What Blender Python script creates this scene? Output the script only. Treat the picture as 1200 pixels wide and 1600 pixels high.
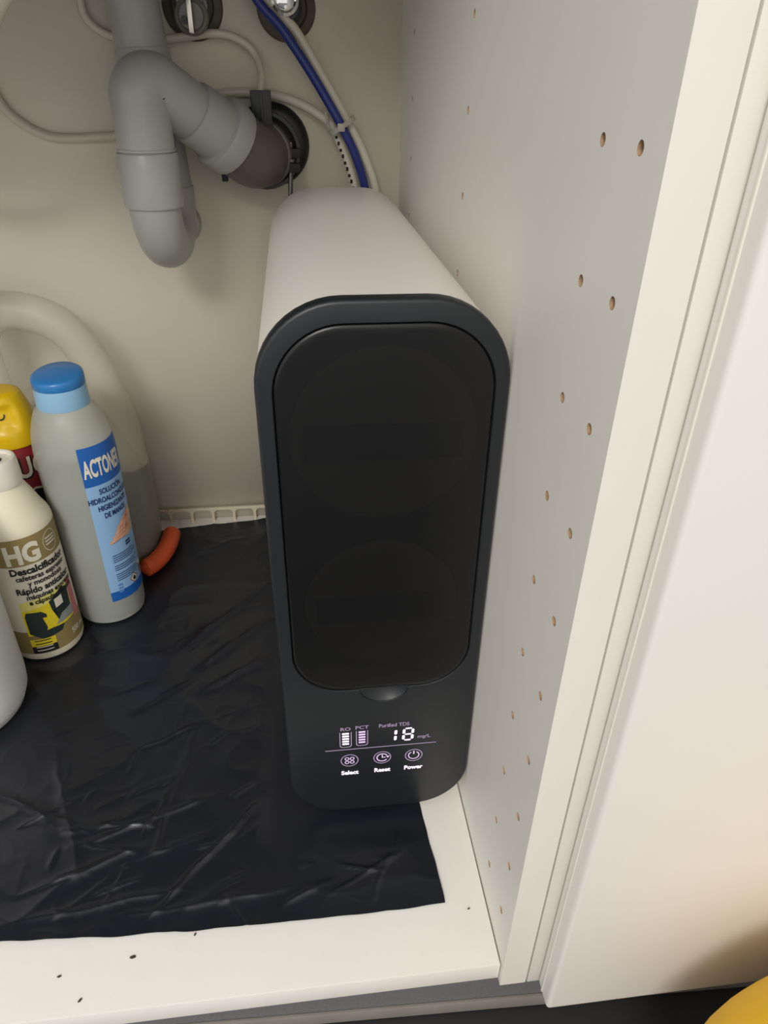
import bpy, bmesh, math, random
from mathutils import Vector, Matrix, noise
random.seed(7)
for o in list(bpy.data.objects): bpy.data.objects.remove(o)
scn = bpy.context.scene
COL = scn.collection
# ------------------------------------------------------------------ camera
cd = bpy.data.cameras.new('camera'); cam = bpy.data.objects.new('camera', cd); COL.objects.link(cam)
cd.sensor_fit = 'VERTICAL'; cd.sensor_height = 24.0; cd.lens = 24.0*1099.65/1600.0
cd.clip_start = 0.01
Rm = Matrix(((0.993142, 0.051523, -0.104949), (-0.116291, 0.5279, -0.841308), (0.012055, 0.847743, 0.530271)))
cam.matrix_world = Matrix.Translation((-0.112997, -0.229053, 0.509575)) @ Rm.to_4x4()
scn.camera = cam
# ------------------------------------------------------------------ world, lamps, exposure
w = bpy.data.worlds.new('kitchen'); scn.world = w; w.use_nodes = True
bg = w.node_tree.nodes['Background']; bg.inputs[0].default_value = (1.0, 0.985, 0.96, 1); bg.inputs[1].default_value = 1.1
def area(name, loc, target, sx, sy, power, col):
    l = bpy.data.lights.new(name, 'AREA'); l.shape = 'RECTANGLE'; l.size = sx; l.size_y = sy; l.energy = power; l.color = col
    o = bpy.data.objects.new(name, l); COL.objects.link(o); o.location = loc
    o.rotation_euler = (Vector(target)-Vector(loc)).to_track_quat('-Z', 'Y').to_euler(); return o
area('ceiling_lamp_offscreen', (-1.0, -2.5, 2.35), (-0.1, 0.3, 0.2), 0.9, 0.9, 70, (1.0, 0.97, 0.93))
vs = scn.view_settings
scn.display_settings.display_device = 'sRGB'
vs.view_transform = 'Standard'; vs.look = 'None'; vs.exposure = -0.14; vs.gamma = 1.0; vs.use_curve_mapping = False

# ------------------------------------------------------------------ helpers
def srgb(r, g, b):
    f = lambda c: (c/255/12.92) if c/255 <= 0.04045 else ((c/255+0.055)/1.055)**2.4
    return (f(r), f(g), f(b))
MATS = {}
def mat(name, col, rough=0.5, metal=0.0, var=0.04, scale=40.0, bump=0.0, bscale=200.0, spec=0.5, emit=None, clear=0.0, sss=0.0, trans=0.0, stain=None):
    if name in MATS: return MATS[name]
    m = bpy.data.materials.new(name); m.use_nodes = True; nt = m.node_tree; N = nt.nodes; Lk = nt.links
    p = N['Principled BSDF']
    p.inputs['Roughness'].default_value = rough; p.inputs['Metallic'].default_value = metal
    p.inputs['Specular IOR Level'].default_value = spec
    tc = N.new('ShaderNodeTexCoord')
    nz = N.new('ShaderNodeTexNoise'); nz.inputs['Scale'].default_value = scale; nz.inputs['Detail'].default_value = 4
    Lk.new(tc.outputs['Object'], nz.inputs['Vector'])
    rp = N.new('ShaderNodeValToRGB')
    rp.color_ramp.elements[0].position = 0.3; rp.color_ramp.elements[1].position = 0.7
    rp.color_ramp.elements[0].color = (*[c*(1-var) for c in col], 1); rp.color_ramp.elements[1].color = (*[min(1, c*(1+var)) for c in col], 1)
    Lk.new(nz.outputs['Fac'], rp.inputs['Fac'])
    out = rp.outputs['Color']
    if stain:
        n2 = N.new('ShaderNodeTexNoise'); n2.inputs['Scale'].default_value = stain[1]; n2.inputs['Detail'].default_value = 5
        Lk.new(tc.outputs['Object'], n2.inputs['Vector'])
        r2 = N.new('ShaderNodeValToRGB'); r2.color_ramp.elements[0].position = stain[2]; r2.color_ramp.elements[1].position = stain[2]+0.07
        Lk.new(n2.outputs['Fac'], r2.inputs['Fac'])
        mx = N.new('ShaderNodeMixRGB'); mx.inputs[2].default_value = (*stain[0], 1)
        Lk.new(r2.outputs['Color'], mx.inputs[0]); Lk.new(out, mx.inputs[1]); out = mx.outputs[0]
    Lk.new(out, p.inputs['Base Color'])
    if bump:
        nb = N.new('ShaderNodeTexNoise'); nb.inputs['Scale'].default_value = bscale; nb.inputs['Detail'].default_value = 3
        Lk.new(tc.outputs['Object'], nb.inputs['Vector'])
        b = N.new('ShaderNodeBump'); b.inputs['Strength'].default_value = bump; b.inputs['Distance'].default_value = 0.001
        Lk.new(nb.outputs['Fac'], b.inputs['Height']); Lk.new(b.outputs['Normal'], p.inputs['Normal'])
    if emit:
        p.inputs['Emission Color'].default_value = (*emit[0], 1); p.inputs['Emission Strength'].default_value = emit[1]
    if clear: p.inputs['Coat Weight'].default_value = clear; p.inputs['Coat Roughness'].default_value = 0.08
    if sss:
        p.inputs['Subsurface Weight'].default_value = sss; p.inputs['Subsurface Radius'].default_value = (0.01, 0.01, 0.01); p.inputs['Subsurface Scale'].default_value = 0.5
    if trans:
        tb = N.new('ShaderNodeBsdfTransparent'); tb.inputs[0].default_value = (0.97, 0.97, 0.96, 1)
        ms = N.new('ShaderNodeMixShader'); ms.inputs[0].default_value = trans
        Lk.new(p.outputs[0], ms.inputs[1]); Lk.new(tb.outputs[0], ms.inputs[2])
        Lk.new(ms.outputs[0], N['Material Output'].inputs['Surface'])
    MATS[name] = m
    return m

def link(name, me, m=None, parent=None, smooth=True):
    o = bpy.data.objects.new(name, me); COL.objects.link(o)
    if m and not me.materials: me.materials.append(m)
    if parent: o.parent = parent
    if smooth: me.polygons.foreach_set('use_smooth', [True]*len(me.polygons))
    return o
def from_bm(name, bm, m, parent=None, smooth=True, angle=40):
    bmesh.ops.recalc_face_normals(bm, faces=bm.faces)
    if smooth:
        a = math.radians(angle)
        for e in bm.edges:
            e.smooth = not (len(e.link_faces) == 2 and e.calc_face_angle(0) > a)
    me = bpy.data.meshes.new(name); bm.to_mesh(me); bm.free()
    return link(name, me, m, parent, smooth)
def thing(name, label, cat, loc=(0, 0, 0), rot=(0, 0, 0), group=None):
    o = bpy.data.objects.new(name, None); COL.objects.link(o); o.empty_display_size = 0.02
    o.location = loc; o.rotation_euler = rot; o['label'] = label; o['category'] = cat
    if group: o['group'] = group
    return o
def tag(o, label, cat, group=None):
    o['label'] = label; o['category'] = cat
    if group: o['group'] = group
    return o
def struct(o, label=None):
    o['kind'] = 'structure'
    if label: o['label'] = label
    return o
def box_bm(x0, x1, y0, y1, z0, z1, bev=0.0, seg=2, bm=None):
    b = bm or bmesh.new()
    t = bmesh.new()
    bmesh.ops.create_cube(t, size=1)
    for v in t.verts:
        v.co = Vector((x0+(v.co.x+.5)*(x1-x0), y0+(v.co.y+.5)*(y1-y0), z0+(v.co.z+.5)*(z1-z0)))
    if bev: bmesh.ops.bevel(t, geom=list(t.edges), offset=bev, segments=seg, affect='EDGES', profile=0.6)
    if bm is None:
        b.free(); return t
    me = bpy.data.meshes.new('t'); t.to_mesh(me); b.from_mesh(me); bpy.data.meshes.remove(me); t.free(); return b
def box(name, x0, x1, y0, y1, z0, z1, m, parent=None, bev=0.0, seg=2):
    return from_bm(name, box_bm(x0, x1, y0, y1, z0, z1, bev, seg), m, parent)
def loft(rings, close_start=True, close_end=True, bm=None):
    bm = bm or bmesh.new()
    R = [[bm.verts.new(p) for p in r] for r in rings]
    n = len(R[0])
    for a, b in zip(R, R[1:]):
        for i in range(n):
            j = (i+1) % n
            bm.faces.new((a[i], a[j], b[j], b[i]))
    if close_start: bm.faces.new(R[0])
    if close_end: bm.faces.new(R[-1])
    return bm
def lathe(prof, n=48, sx=1.0, sy=1.0, c=(0, 0, 0), **k):
    return loft([[(c[0]+r*sx*math.cos(2*math.pi*i/n), c[1]+r*sy*math.sin(2*math.pi*i/n), c[2]+z) for i in range(n)] for r, z in prof], **k)
def axis_lathe(p0, d, prof, n=32, **k):
    d = Vector(d).normalized(); q = d.to_track_quat('Z', 'Y').to_matrix(); p0 = Vector(p0)
    return loft([[p0 + q @ Vector((r*math.cos(2*math.pi*i/n), r*math.sin(2*math.pi*i/n), t)) for i in range(n)] for r, t in prof], **k)
def catmull(pts, sub=8):
    P = [Vector(p) for p in pts]; P = [P[0]*2-P[1]] + P + [P[-1]*2-P[-2]]
    out = []
    for i in range(1, len(P)-2):
        for s in range(sub):
            t = s/sub; a, b, c, d = P[i-1:i+3]
            out.append(0.5*((2*b)+(c-a)*t+(2*a-5*b+4*c-d)*t*t+(3*b-a-3*c+d)*t**3))
    out.append(P[-2]); return out
def fillet(pts, radii, seg=10):
    P = [Vector(p) for p in pts]; out = [P[0]]
    for i in range(1, len(P)-1):
        a = (P[i-1]-P[i]).normalized(); b = (P[i+1]-P[i]).normalized(); r = radii[i-1]
        ang = a.angle(b); tl = r/math.tan(ang/2)
        c = P[i] + (a+b).normalized()*(r/math.sin(ang/2))
        s = P[i]+a*tl-c; e = P[i]+b*tl-c
        for k in range(seg+1):
            out.append(c + s.normalized().slerp(e.normalized(), k/seg).normalized()*r)
    out.append(P[-1]); return out
def sweep(path, rad, n=20, bm=None, cap=True):
    P = [Vector(p) for p in path]
    rf = rad if callable(rad) else (lambda i: rad)
    T = []
    for i in range(len(P)):
        t = (P[min(i+1, len(P)-1)]-P[max(i-1, 0)]).normalized(); T.append(t)
    u = T[0].orthogonal().normalized(); rings = []
    for i, p in enumerate(P):
        if i: u = T[i-1].rotation_difference(T[i]) @ u
        u = (u - T[i]*u.dot(T[i])).normalized(); v = T[i].cross(u)
        rings.append([p + (u*math.cos(2*math.pi*k/n)+v*math.sin(2*math.pi*k/n))*rf(i) for k in range(n)])
    return loft(rings, cap, cap, bm)
def rrect(x0, x1, z0, z1, r, y, n=12, r2=None):
    r2 = r if r2 is None else r2
    pts = []
    for cx, cz, a0, rr in ((x1-r, z1-r, 0, r), (x0+r, z1-r, 90, r), (x0+r2, z0+r2, 180, r2), (x1-r2, z0+r2, 270, r2)):
        for k in range(n+1):
            a = math.radians(a0+90*k/n); pts.append((cx+rr*math.cos(a), y, cz+rr*math.sin(a)))
    return pts
# flat shapes in (u, v), bisected and then mapped on a surface
def text_bm(s, size, bold=0.0, align='LEFT', shear=0.0, sx=1.0):
    c = bpy.data.curves.new('lettering', 'FONT'); c.body = s; c.size = size; c.offset = bold; c.align_x = align; c.shear = shear; c.resolution_u = 3
    o = bpy.data.objects.new('lettering', c); COL.objects.link(o)
    dg = bpy.context.evaluated_depsgraph_get()
    me = bpy.data.meshes.new_from_object(o.evaluated_get(dg))
    bm = bmesh.new(); bm.from_mesh(me); bpy.data.meshes.remove(me)
    bpy.data.objects.remove(o); bpy.data.curves.remove(c)
    for v in bm.verts: v.co.x *= sx
    return bm
def poly_bm(pts, bm=None):
    bm = bm or bmesh.new(); bm.faces.new([bm.verts.new((p[0], p[1], 0)) for p in pts]); return bm
def rect_bm(u0, u1, v0, v1, bm=None): return poly_bm([(u0, v0), (u1, v0), (u1, v1), (u0, v1)], bm)
def disc_pts(cx, cy, rx, ry, n=24): return [(cx+rx*math.cos(2*math.pi*i/n), cy+ry*math.sin(2*math.pi*i/n)) for i in range(n)]
def ring_bm(cx, cy, r0, r1, a0=0, a1=360, n=36, bm=None):
    bm = bm or bmesh.new(); pr = None
    for i in range(n+1):
        a = math.radians(a0+(a1-a0)*i/n)
        cur = (bm.verts.new((cx+r0*math.cos(a), cy+r0*math.sin(a), 0)), bm.verts.new((cx+r1*math.cos(a), cy+r1*math.sin(a), 0)))
        if pr: bm.faces.new((pr[0], cur[0], cur[1], pr[1]))
        pr = cur
    return bm
def mapped(name, bm, f, m, parent, off, du=0.0, dv=0.0, rot=0.0, step=0.004, vstep=0.0):
    c, s = math.cos(rot), math.sin(rot)
    for v in bm.verts: v.co = Vector((v.co.x*c-v.co.y*s+du, v.co.x*s+v.co.y*c+dv, 0))
    bmesh.ops.triangulate(bm, faces=bm.faces)
    if step:
        us = [v.co.x for v in bm.verts]
        k = math.floor(min(us)/step)+1
        while k*step < max(us):
            bmesh.ops.bisect_plane(bm, geom=list(bm.verts)+list(bm.edges)+list(bm.faces), plane_co=(k*step, 0, 0), plane_no=(1, 0, 0)); k += 1
    if vstep:
        vsx = [v.co.y for v in bm.verts]
        k = math.floor(min(vsx)/vstep)+1
        while k*vstep < max(vsx):
            bmesh.ops.bisect_plane(bm, geom=list(bm.verts)+list(bm.edges)+list(bm.faces), plane_co=(0, k*vstep, 0), plane_no=(0, 1, 0)); k += 1
    for v in bm.verts: v.co = Vector(f(v.co.x, v.co.y, off))
    me = bpy.data.meshes.new(name); bm.to_mesh(me); bm.free()
    return link(name, me, m, parent, False)

# ------------------------------------------------------------------ materials
CARC = mat('carcass_melamine', srgb(234, 231, 223), 0.42, var=0.012, scale=14, bump=0.05, bscale=900)
BACKM = mat('back_panel', srgb(233, 227, 208), 0.55, var=0.02, scale=7)
EDGE = mat('edge_band', srgb(226, 222, 212), 0.4, var=0.01)
DOORM = mat('door_lacquer', srgb(226, 222, 216), 0.36, var=0.008, scale=5)
CHIP = mat('raw_chipboard', srgb(176, 146, 114), 0.9, var=0.2, scale=600)
PLINTH = mat('plinth_grey', srgb(112, 111, 112), 0.5, var=0.12, scale=420)
PLIP = mat('plinth_seal', srgb(138, 134, 126), 0.35, var=0.05)
TILE = mat('floor_dark', srgb(72, 72, 74), 0.45, var=0.08, scale=30)
PIPE = mat('grey_pipe_plastic', srgb(172, 172, 168), 0.33, var=0.02, scale=25)
PIPE_D = mat('grey_inlet_plastic', srgb(172, 172, 168), 0.36, var=0.02)
RUB = mat('dark_grey_elbow', srgb(100, 93, 90), 0.42, var=0.04)
BLK = mat('black_plastic', srgb(28, 30, 30), 0.4, var=0.06)
BLKS = mat('rubber_black', srgb(22, 22, 23), 0.6, var=0.06)
STEEL = mat('zinc_bolt', srgb(120, 120, 120), 0.35, metal=0.9)
CHROME = mat('chrome', srgb(225, 225, 225), 0.07, metal=1.0, var=0.0)
ROS = mat('dark_rosette', srgb(82, 74, 62), 0.6, var=0.12, scale=90)
TUBE = mat('white_tube', srgb(214, 208, 190), 0.4, var=0.01)
BLUE = mat('blue_tube', srgb(38, 52, 124), 0.35, var=0.03)
INK = mat('black_ink', srgb(28, 27, 27), 0.6, var=0.02)
TIE = mat('clear_tie', srgb(196, 192, 178), 0.3, var=0.02, trans=0.25)
SHELL = mat('purifier_white', srgb(238, 232, 224), 0.38, var=0.006, scale=6)
BEZ = mat('purifier_black', srgb(26, 29, 33), 0.42, var=0.02, scale=12)
COVER = mat('smoked_cover', srgb(14, 14, 15), 0.32, var=0.02, trans=0.14)
CART = mat('filter_cap_grey', srgb(92, 88, 82), 0.5, var=0.04)
LED = mat('lavender_led', srgb(190, 170, 200), 0.5, emit=(srgb(214, 186, 226), 0.62))
LEDW = mat('bright_led', srgb(240, 225, 245), 0.5, emit=(srgb(246, 226, 250), 0.8))
LEDD = mat('dim_led', srgb(120, 105, 130), 0.5, emit=(srgb(180, 160, 192), 0.48))
CREAM = mat('cream_bottle', srgb(238, 230, 204), 0.36, var=0.01)
WHITEP = mat('white_bottle', srgb(228, 228, 226), 0.4, var=0.01)
PAPER = mat('label_white', srgb(232, 226, 206), 0.5, var=0.01)
GOLD = mat('label_olive_gold', srgb(150, 132, 84), 0.5, var=0.03)
LYEL = mat('label_yellow', srgb(236, 214, 44), 0.5, var=0.03)
LPALE = mat('label_pale_yellow', srgb(238, 228, 130), 0.5, var=0.03)
PINK = mat('label_pink', srgb(206, 120, 122), 0.5, var=0.03)
GREY_P = mat('label_grey', srgb(150, 152, 150), 0.5, var=0.1, scale=300)
DGREEN = mat('label_dark_green', srgb(40, 52, 50), 0.5, var=0.06)
FROST = mat('frosted_bottle', srgb(214, 216, 206), 0.4, var=0.01, trans=0.55)
LIQ = mat('grey_liquid', srgb(104, 114, 110), 0.3, var=0.01)
JUGM = mat('jug_translucent', srgb(226, 222, 204), 0.42, var=0.015, trans=0.68)
JLIQ = mat('jug_liquid', srgb(30, 48, 56), 0.3, var=0.02)
CAPL = mat('cap_light_blue', srgb(146, 190, 222), 0.4, var=0.01)
CAPB = mat('cap_blue', srgb(48, 124, 190), 0.32, var=0.02)
LBLUE = mat('label_light_blue', srgb(146, 186, 226), 0.45, var=0.02)
LDBLUE = mat('label_blue', srgb(30, 96, 178), 0.42, var=0.03)
LNAVY = mat('label_navy_text', srgb(22, 44, 96), 0.5, var=0.02)
SKIN = mat('label_skin', srgb(222, 172, 142), 0.5, var=0.08, scale=500)
SKIN2 = mat('label_skin_shade', srgb(190, 126, 98), 0.5, var=0.08, scale=500)
YCAP = mat('yellow_cap', srgb(226, 186, 14), 0.3, var=0.02)
RED = mat('can_red', srgb(140, 34, 42), 0.35, var=0.04)
ORA = mat('orange_plastic', srgb(226, 92, 48), 0.45, var=0.04)
YEL = mat('yellow_bag', srgb(226, 178, 4), 0.5, var=0.03)
GRID = mat('white_grille', srgb(206, 196, 170), 0.5, var=0.03, stain=(srgb(150, 106, 48), 45.0, 0.60))
FLAKE = mat('dark_crumb', srgb(70, 62, 50), 0.9)

# ------------------------------------------------------------------ setting
WY = 0.588          # inner face of the back panel
# floor of the cabinet
struct(box('floor', -0.764, -0.0008, 0.0, WY, -0.018, 0.0, CARC, bev=0.0008), 'white melamine cabinet floor')
struct(box('wall_back', -0.78, 0.018, WY, WY+0.006, -0.018, 0.80, BACKM), 'cream cabinet back panel')
struct(box('wall_left', -0.782, -0.764, -0.003, WY, -0.022, 0.80, CARC), 'white cabinet side panel')
# right panel with drilled shelf-pin holes
def drilled_panel():
    bm = bmesh.new()
    y0, y1, z0, z1, T = -0.003, WY, -0.022, 0.80, 0.018
    cols = [0.0163, 0.0488, 0.275, 0.509]; rows = [0.0373+0.05025*k for k in range(15)]
    h = 0.0042; r = 0.0025; n = 16
    ys = sorted([y0, y1]+[c-h for c in cols]+[c+h for c in cols]); zs = sorted([z0, z1]+[c-h for c in rows]+[c+h for c in rows])
    V = {}
    def vt(i, j):
        if (i, j) not in V: V[(i, j)] = bm.verts.new((0, ys[i], zs[j]))
        return V[(i, j)]
    for i in range(len(ys)-1):
        for j in range(len(zs)-1):
            cy, cz = (ys[i]+ys[i+1])/2, (zs[j]+zs[j+1])/2
            q = [vt(i, j), vt(i+1, j), vt(i+1, j+1), vt(i, j+1)]
            hole = any(abs(cy-c) < 1e-4 for c in cols) and any(abs(cz-c) < 1e-4 for c in rows)
            if not hole: bm.faces.new(q); continue
            ring = [bm.verts.new((0, cy+r*math.cos(math.radians(225+360*k/n)), cz+r*math.sin(math.radians(225+360*k/n)))) for k in range(n)]
            deep = [bm.verts.new((0.010, v.co.y, v.co.z)) for v in ring]
            s = n//4
            for k in range(4):
                bm.faces.new([q[k], q[(k+1) % 4]] + [ring[(k*s+t) % n] for t in range(s, -1, -1)])
            for k in range(n):
                f = bm.faces.new((ring[k], ring[(k+1) % n], deep[(k+1) % n], deep[k])); f.material_index = 1
            f = bm.faces.new(deep); f.material_index = 1
    # other sides of the board
    def quad(*p):
        f = bm.faces.new([bm.verts.new(c) for c in p]); return f
    quad((T, y0, z0), (T, y1, z0), (T, y1, z1), (T, y0, z1))
    f = quad((0, y0, z0), (T, y0, z0), (T, y0, z1), (0, y0, z1)); f.material_index = 2
    quad((0, y1, z0), (T, y1, z0), (T, y1, z1), (0, y1, z1)); quad((0, y0, z0), (T, y0, z0), (T, y1, z0), (0, y1, z0)); quad((0, y0, z1), (T, y0, z1), (T, y1, z1), (0, y1, z1))
    bmesh.ops.remove_doubles(bm, verts=bm.verts, dist=1e-6)
    o = from_bm('wall_right', bm, CARC, smooth=False); o.data.materials.append(CHIP); o.data.materials.append(EDGE)
    return struct(o, 'white melamine side panel drilled with rows of shelf pin holes')
drilled_panel()
struct(box('ceiling', -1.3, 1.0, -0.045, WY+0.03, 0.802, 0.84, mat('worktop', srgb(150, 146, 138), 0.4)), 'kitchen worktop above the cabinet')
struct(box('floor_kitchen', -1.8, 1.8, -2.6, WY+0.03, -0.13, -0.10, TILE), 'dark grey kitchen floor')
pl = box('baseboard_front', -0.85, 0.75, 0.0, 0.012, -0.10, -0.024, PLINTH, bev=0.001)
pl.location = (0.0, 0.0175, 0); pl.rotation_euler = (0, 0, math.radians(-2.0)); struct(pl, 'grey speckled plinth board under the cabinet')
lip = box('seal_strip', -0.85, 0.75, -0.003, 0.0, -0.0995, -0.086, PLIP, pl, bev=0.001)
# neighbouring closed cabinet
nc = thing('neighbour_cabinet', 'closed white glossy cabinet door and carcass beside the open cabinet', 'cabinet', (0.3, 0.3, -0.1))
def inv(o): o.location = -Vector(nc.location); return o
inv(box('side_panel', 0.0192, 0.037, -0.003, WY, -0.022, 0.80, EDGE, nc, bev=0.0005))
inv(box('base_panel', 0.037, 0.60, -0.003, WY, -0.022, -0.004, CARC, nc))
inv(box('door', 0.0262, 0.616, -0.0225, -0.0042, -0.018, 0.797, DOORM, nc, bev=0.0032, seg=4))
inv(box('edge_groove', 0.0255, 0.0275, -0.0125, -0.0112, -0.016, 0.795, EDGE, nc, bev=0.0003))
for k in range(2): inv(box('adjustable_foot', 0.06+k*0.5, 0.09+k*0.5, 0.1, 0.13, -0.10, -0.022, BLK, nc, bev=0.003))

# ------------------------------------------------------------------ water purifier
X0, X1, Z0, Z1, YF, YB = -0.1388, -0.0006, 0.008, 0.4138, 0.122, 0.556
RC = 0.047
pur = thing('water_purifier', 'tall white water purifier with rounded black front and lit display', 'water purifier', ((X0+X1)/2, (YF+YB)/2, 0.0015))
def P(o): o.location = -Vector(pur.location); return o
def rr(ins, y, r=None): return rrect(X0+ins, X1-ins, Z0+ins, Z1-ins, max(RC-ins, 0.006), y, r2=max(0.041-ins, 0.006))
rings = [rr(0.004, YF+0.008), rr(0.0006, YF+0.0085), rr(0.0006, YF+0.02)]
for k in range(9):
    a = math.radians(90*k/8); d = 0.034
    rings.append(rr(0.0006+d*(1-math.cos(a)), YB-d+d*math.sin(a)))
P(from_bm('body_shell', loft(rings), SHELL, pur, angle=35))
IX0, IX1, IZ0, IZ1 = -0.1290, -0.0092, 0.1425, 0.4010
def ir(ins, y): return rrect(IX0+ins, IX1-ins, IZ0+ins, IZ1-ins, 0.038-ins, y, r2=0.034-ins)
NCX, NRX, NRZ = -0.0672, 0.0172, 0.0128
NXS = [NCX-NRX*math.cos(math.pi*k/30) for k in range(31)]
def notched(ring, dip):           # the same loop with points along its lower edge, dipping for the finger notch
    z = min(p[2] for p in ring); y = ring[0][1]
    mid = [(x, y, z-(NRZ*math.sqrt(max(0, 1-((x-NCX)/NRX)**2)) if dip else 0)) for x in NXS]
    return ring[:39]+mid+ring[39:]
rings = [notched(q_, False) for q_ in (rr(0.003, YF+0.0088), rr(0.0, YF+0.0082), rr(0.0, YF+0.0030), rr(0.0006, YF+0.0012), rr(0.0016, YF+0.0003), rr(0.0026, YF))]+[notched(q_, True) for q_ in (ir(-0.0009, YF), ir(-0.0004, YF+0.0006), ir(-0.0002, YF+0.0072))]
bz = P(from_bm('front_bezel', loft(rings, False, False), BEZ, pur, angle=50))
P(from_bm('filter_bay', loft([notched(ir(-0.0002, YF+0.0072), True), notched(ir(-0.0002, YF+0.0079), True)], False, True), BLKS, pur))
cvr = P(from_bm('filter_cover', loft([ir(0.0003, YF+0.0022), ir(0.0003, YF+0.0008), ir(0.0009, YF+0.0002), ir(0.0022, YF), ir(0.004, YF)], False, True), COVER, pur))
for cz, rad in ((0.334, 0.0535), (0.213, 0.050)):
    c = P(from_bm('filter_cartridge', axis_lathe((-0.069, YF+0.0076, cz), (0, -1, 0), [(rad, 0), (rad, 0.0016), (rad-0.003, 0.0026), (rad-0.006, 0.0022)], 48, close_start=False), CART, pur))
    from_bm('grip', box_bm(-0.069-rad*0.86, -0.069+rad*0.86, YF+0.0036, YF+0.0056, cz-0.013, cz+0.009, 0.0008), BLK, c)
# finger notch: scooped half disc under the cover
bm = bmesh.new(); n = 28; rows = []
for i in range(9):
    f = i/8
    rows.append([bm.verts.new((NCX+NRX*f*math.cos(math.radians(180+180*k/n)), YF+0.0002+0.0058*(1-f**2.2), IZ0+0.0006+(NRZ+0.0006)*f*math.sin(math.radians(180+180*k/n)))) for k in range(n+1)])
for a, b in zip(rows, rows[1:]):
    for k in range(n):
        try: bm.faces.new((a[k], a[k+1], b[k+1], b[k]))
        except ValueError: pass
P(from_bm('finger_notch', bm, BEZ, pur))
for fx in (-0.115, -0.025):
    for fy in (YF+0.05, YB-0.05): P(from_bm('foot', lathe([(0.011, 0), (0.012, 0.001), (0.012, 0.0085)], 20, c=(fx, fy, 0)), BLK, pur))
# display
fd = lambda u, v, off: (u, YF-off, v)
def led(name, bm, m=LED, u=0, v=0, rot=0.0, par=None):
    o = mapped(name, bm, fd, m, pur, 0.0003, u, v, rot, 0); o.location = -Vector(pur.location); return o
led('divider_line', rect_bm(-0.1107, -0.0273, 0.0809, 0.0817), LEDD)
for bx, s, mm in ((-0.0953, 'RO', LEDW), (-0.0832, 'PCT', LED)):
    dz = 0.0006 if s == 'PCT' else 0
    b = bmesh.new()
    x0, x1, z0, z1, t, r = bx-0.0045, bx+0.0045, 0.0837+dz, 0.1000+dz, 0.0007, 0.0022
    out = [(x0, z1), (x0, z0+r)]+[(x0+r+r*math.cos(math.radians(a)), z0+r+r*math.sin(math.radians(a))) for a in range(180, 271, 15)]+[(x1-r+r*math.cos(math.radians(a)), z0+r+r*math.sin(math.radians(a))) for a in range(270, 361, 15)]+[(x1, z1)]
    inn = [(bx+(p[0]-bx)*(1-t/0.0045), (z0+z1)/2+(p[1]-(z0+z1)/2)*(1-t/0.0081) if p[1] < z1 else p[1]) for p in out]
    vo = [b.verts.new((*p, 0)) for p in out]; vi = [b.verts.new((*p, 0)) for p in inn]
    for i in range(len(out)-1): b.faces.new((vo[i], vo[i+1], vi[i+1], vi[i]))
    led('battery_outline', b, LEDD)
    for k in range(5): led('battery_bar', rect_bm(bx-0.0025, bx+0.0025, 0.0866+dz+k*0.00275, 0.0884+dz+k*0.00275), mm)
    led('display_text', text_bm(s, 0.0048, 0.00008, 'CENTER', sx=1.15), LEDD, bx, 0.1018+dz)
led('display_text', text_bm('Purified TDS', 0.0052, 0.00008, 'CENTER', sx=0.85), LEDD, -0.0595, 0.1022)
def seg7(cx, cz, segs, m, sl=0.05):
    hw, hh, t, g = 0.0033, 0.0062, 0.00075, 0.0006
    S = {'a': (0, hh, 1), 'g': (0, 0, 1), 'd': (0, -hh, 1), 'f': (-hw, hh/2, 0), 'b': (hw, hh/2, 0), 'e': (-hw, -hh/2, 0), 'c': (hw, -hh/2, 0)}
    b = bmesh.new()
    for k in segs:
        x, z, hor = S[k]
        L = (hw if hor else hh/2)-g
        pts = [(-L, 0), (-L+t, t), (L-t, t), (L, 0), (L-t, -t), (-L+t, -t)]
        if not hor: pts = [(p[1]*1.35, p[0]) for p in pts]
        poly_bm([(cx+x+p[0]+sl*(z+p[1]), cz+z+p[1]) for p in pts], b)
    return b
led('display_digit', seg7(-0.0615, 0.0925, 'bc', LEDW), LEDW)
led('display_digit', seg7(-0.0488, 0.0927, 'abcdefg', LEDW), LEDW)
led('display_text', text_bm('mg/L', 0.0046, 0.00006, 'CENTER', sx=1.1), LEDD, -0.0368, 0.0876)
for bx, bz_, s in ((-0.0927, 0.0688, 'Select'), (-0.0679, 0.0690, 'Reset'), (-0.0438, 0.0686, 'Power')):
    led('button_ring', ring_bm(bx, bz_, 0.0060, 0.0068), LEDD)
    if s == 'Select':
        for dx in (-1, 1):
            for dz in (-1, 1): led('button_icon', ring_bm(bx+dx*0.00195, bz_+dz*0.00195, 0.0011, 0.0018, n=16), LED)
    elif s == 'Reset':
        b = ring_bm(bx, bz_, 0.0036, 0.0045, 30, 325); rect_bm(bx-0.0004, bx+0.0004, bz_, bz_+0.003, b); rect_bm(bx-0.0004, bx+0.0026, bz_-0.0004, bz_+0.0004, b)
        poly_bm([(bx+0.0028, bz_+0.0014), (bx+0.0056, bz_+0.0014), (bx+0.0042, bz_-0.0010)], b)
        led('button_icon', b, LED)
    else:
        b = ring_bm(bx, bz_, 0.0036, 0.0044, 120, 420); rect_bm(bx-0.0005, bx+0.0005, bz_+0.0012, bz_+0.0048, b)
        led('button_icon', b, LED)
    led('display_text', text_bm(s, 0.0060, 0.00022, 'CENTER', sx=0.9), LEDW, bx, 0.0528)

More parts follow.
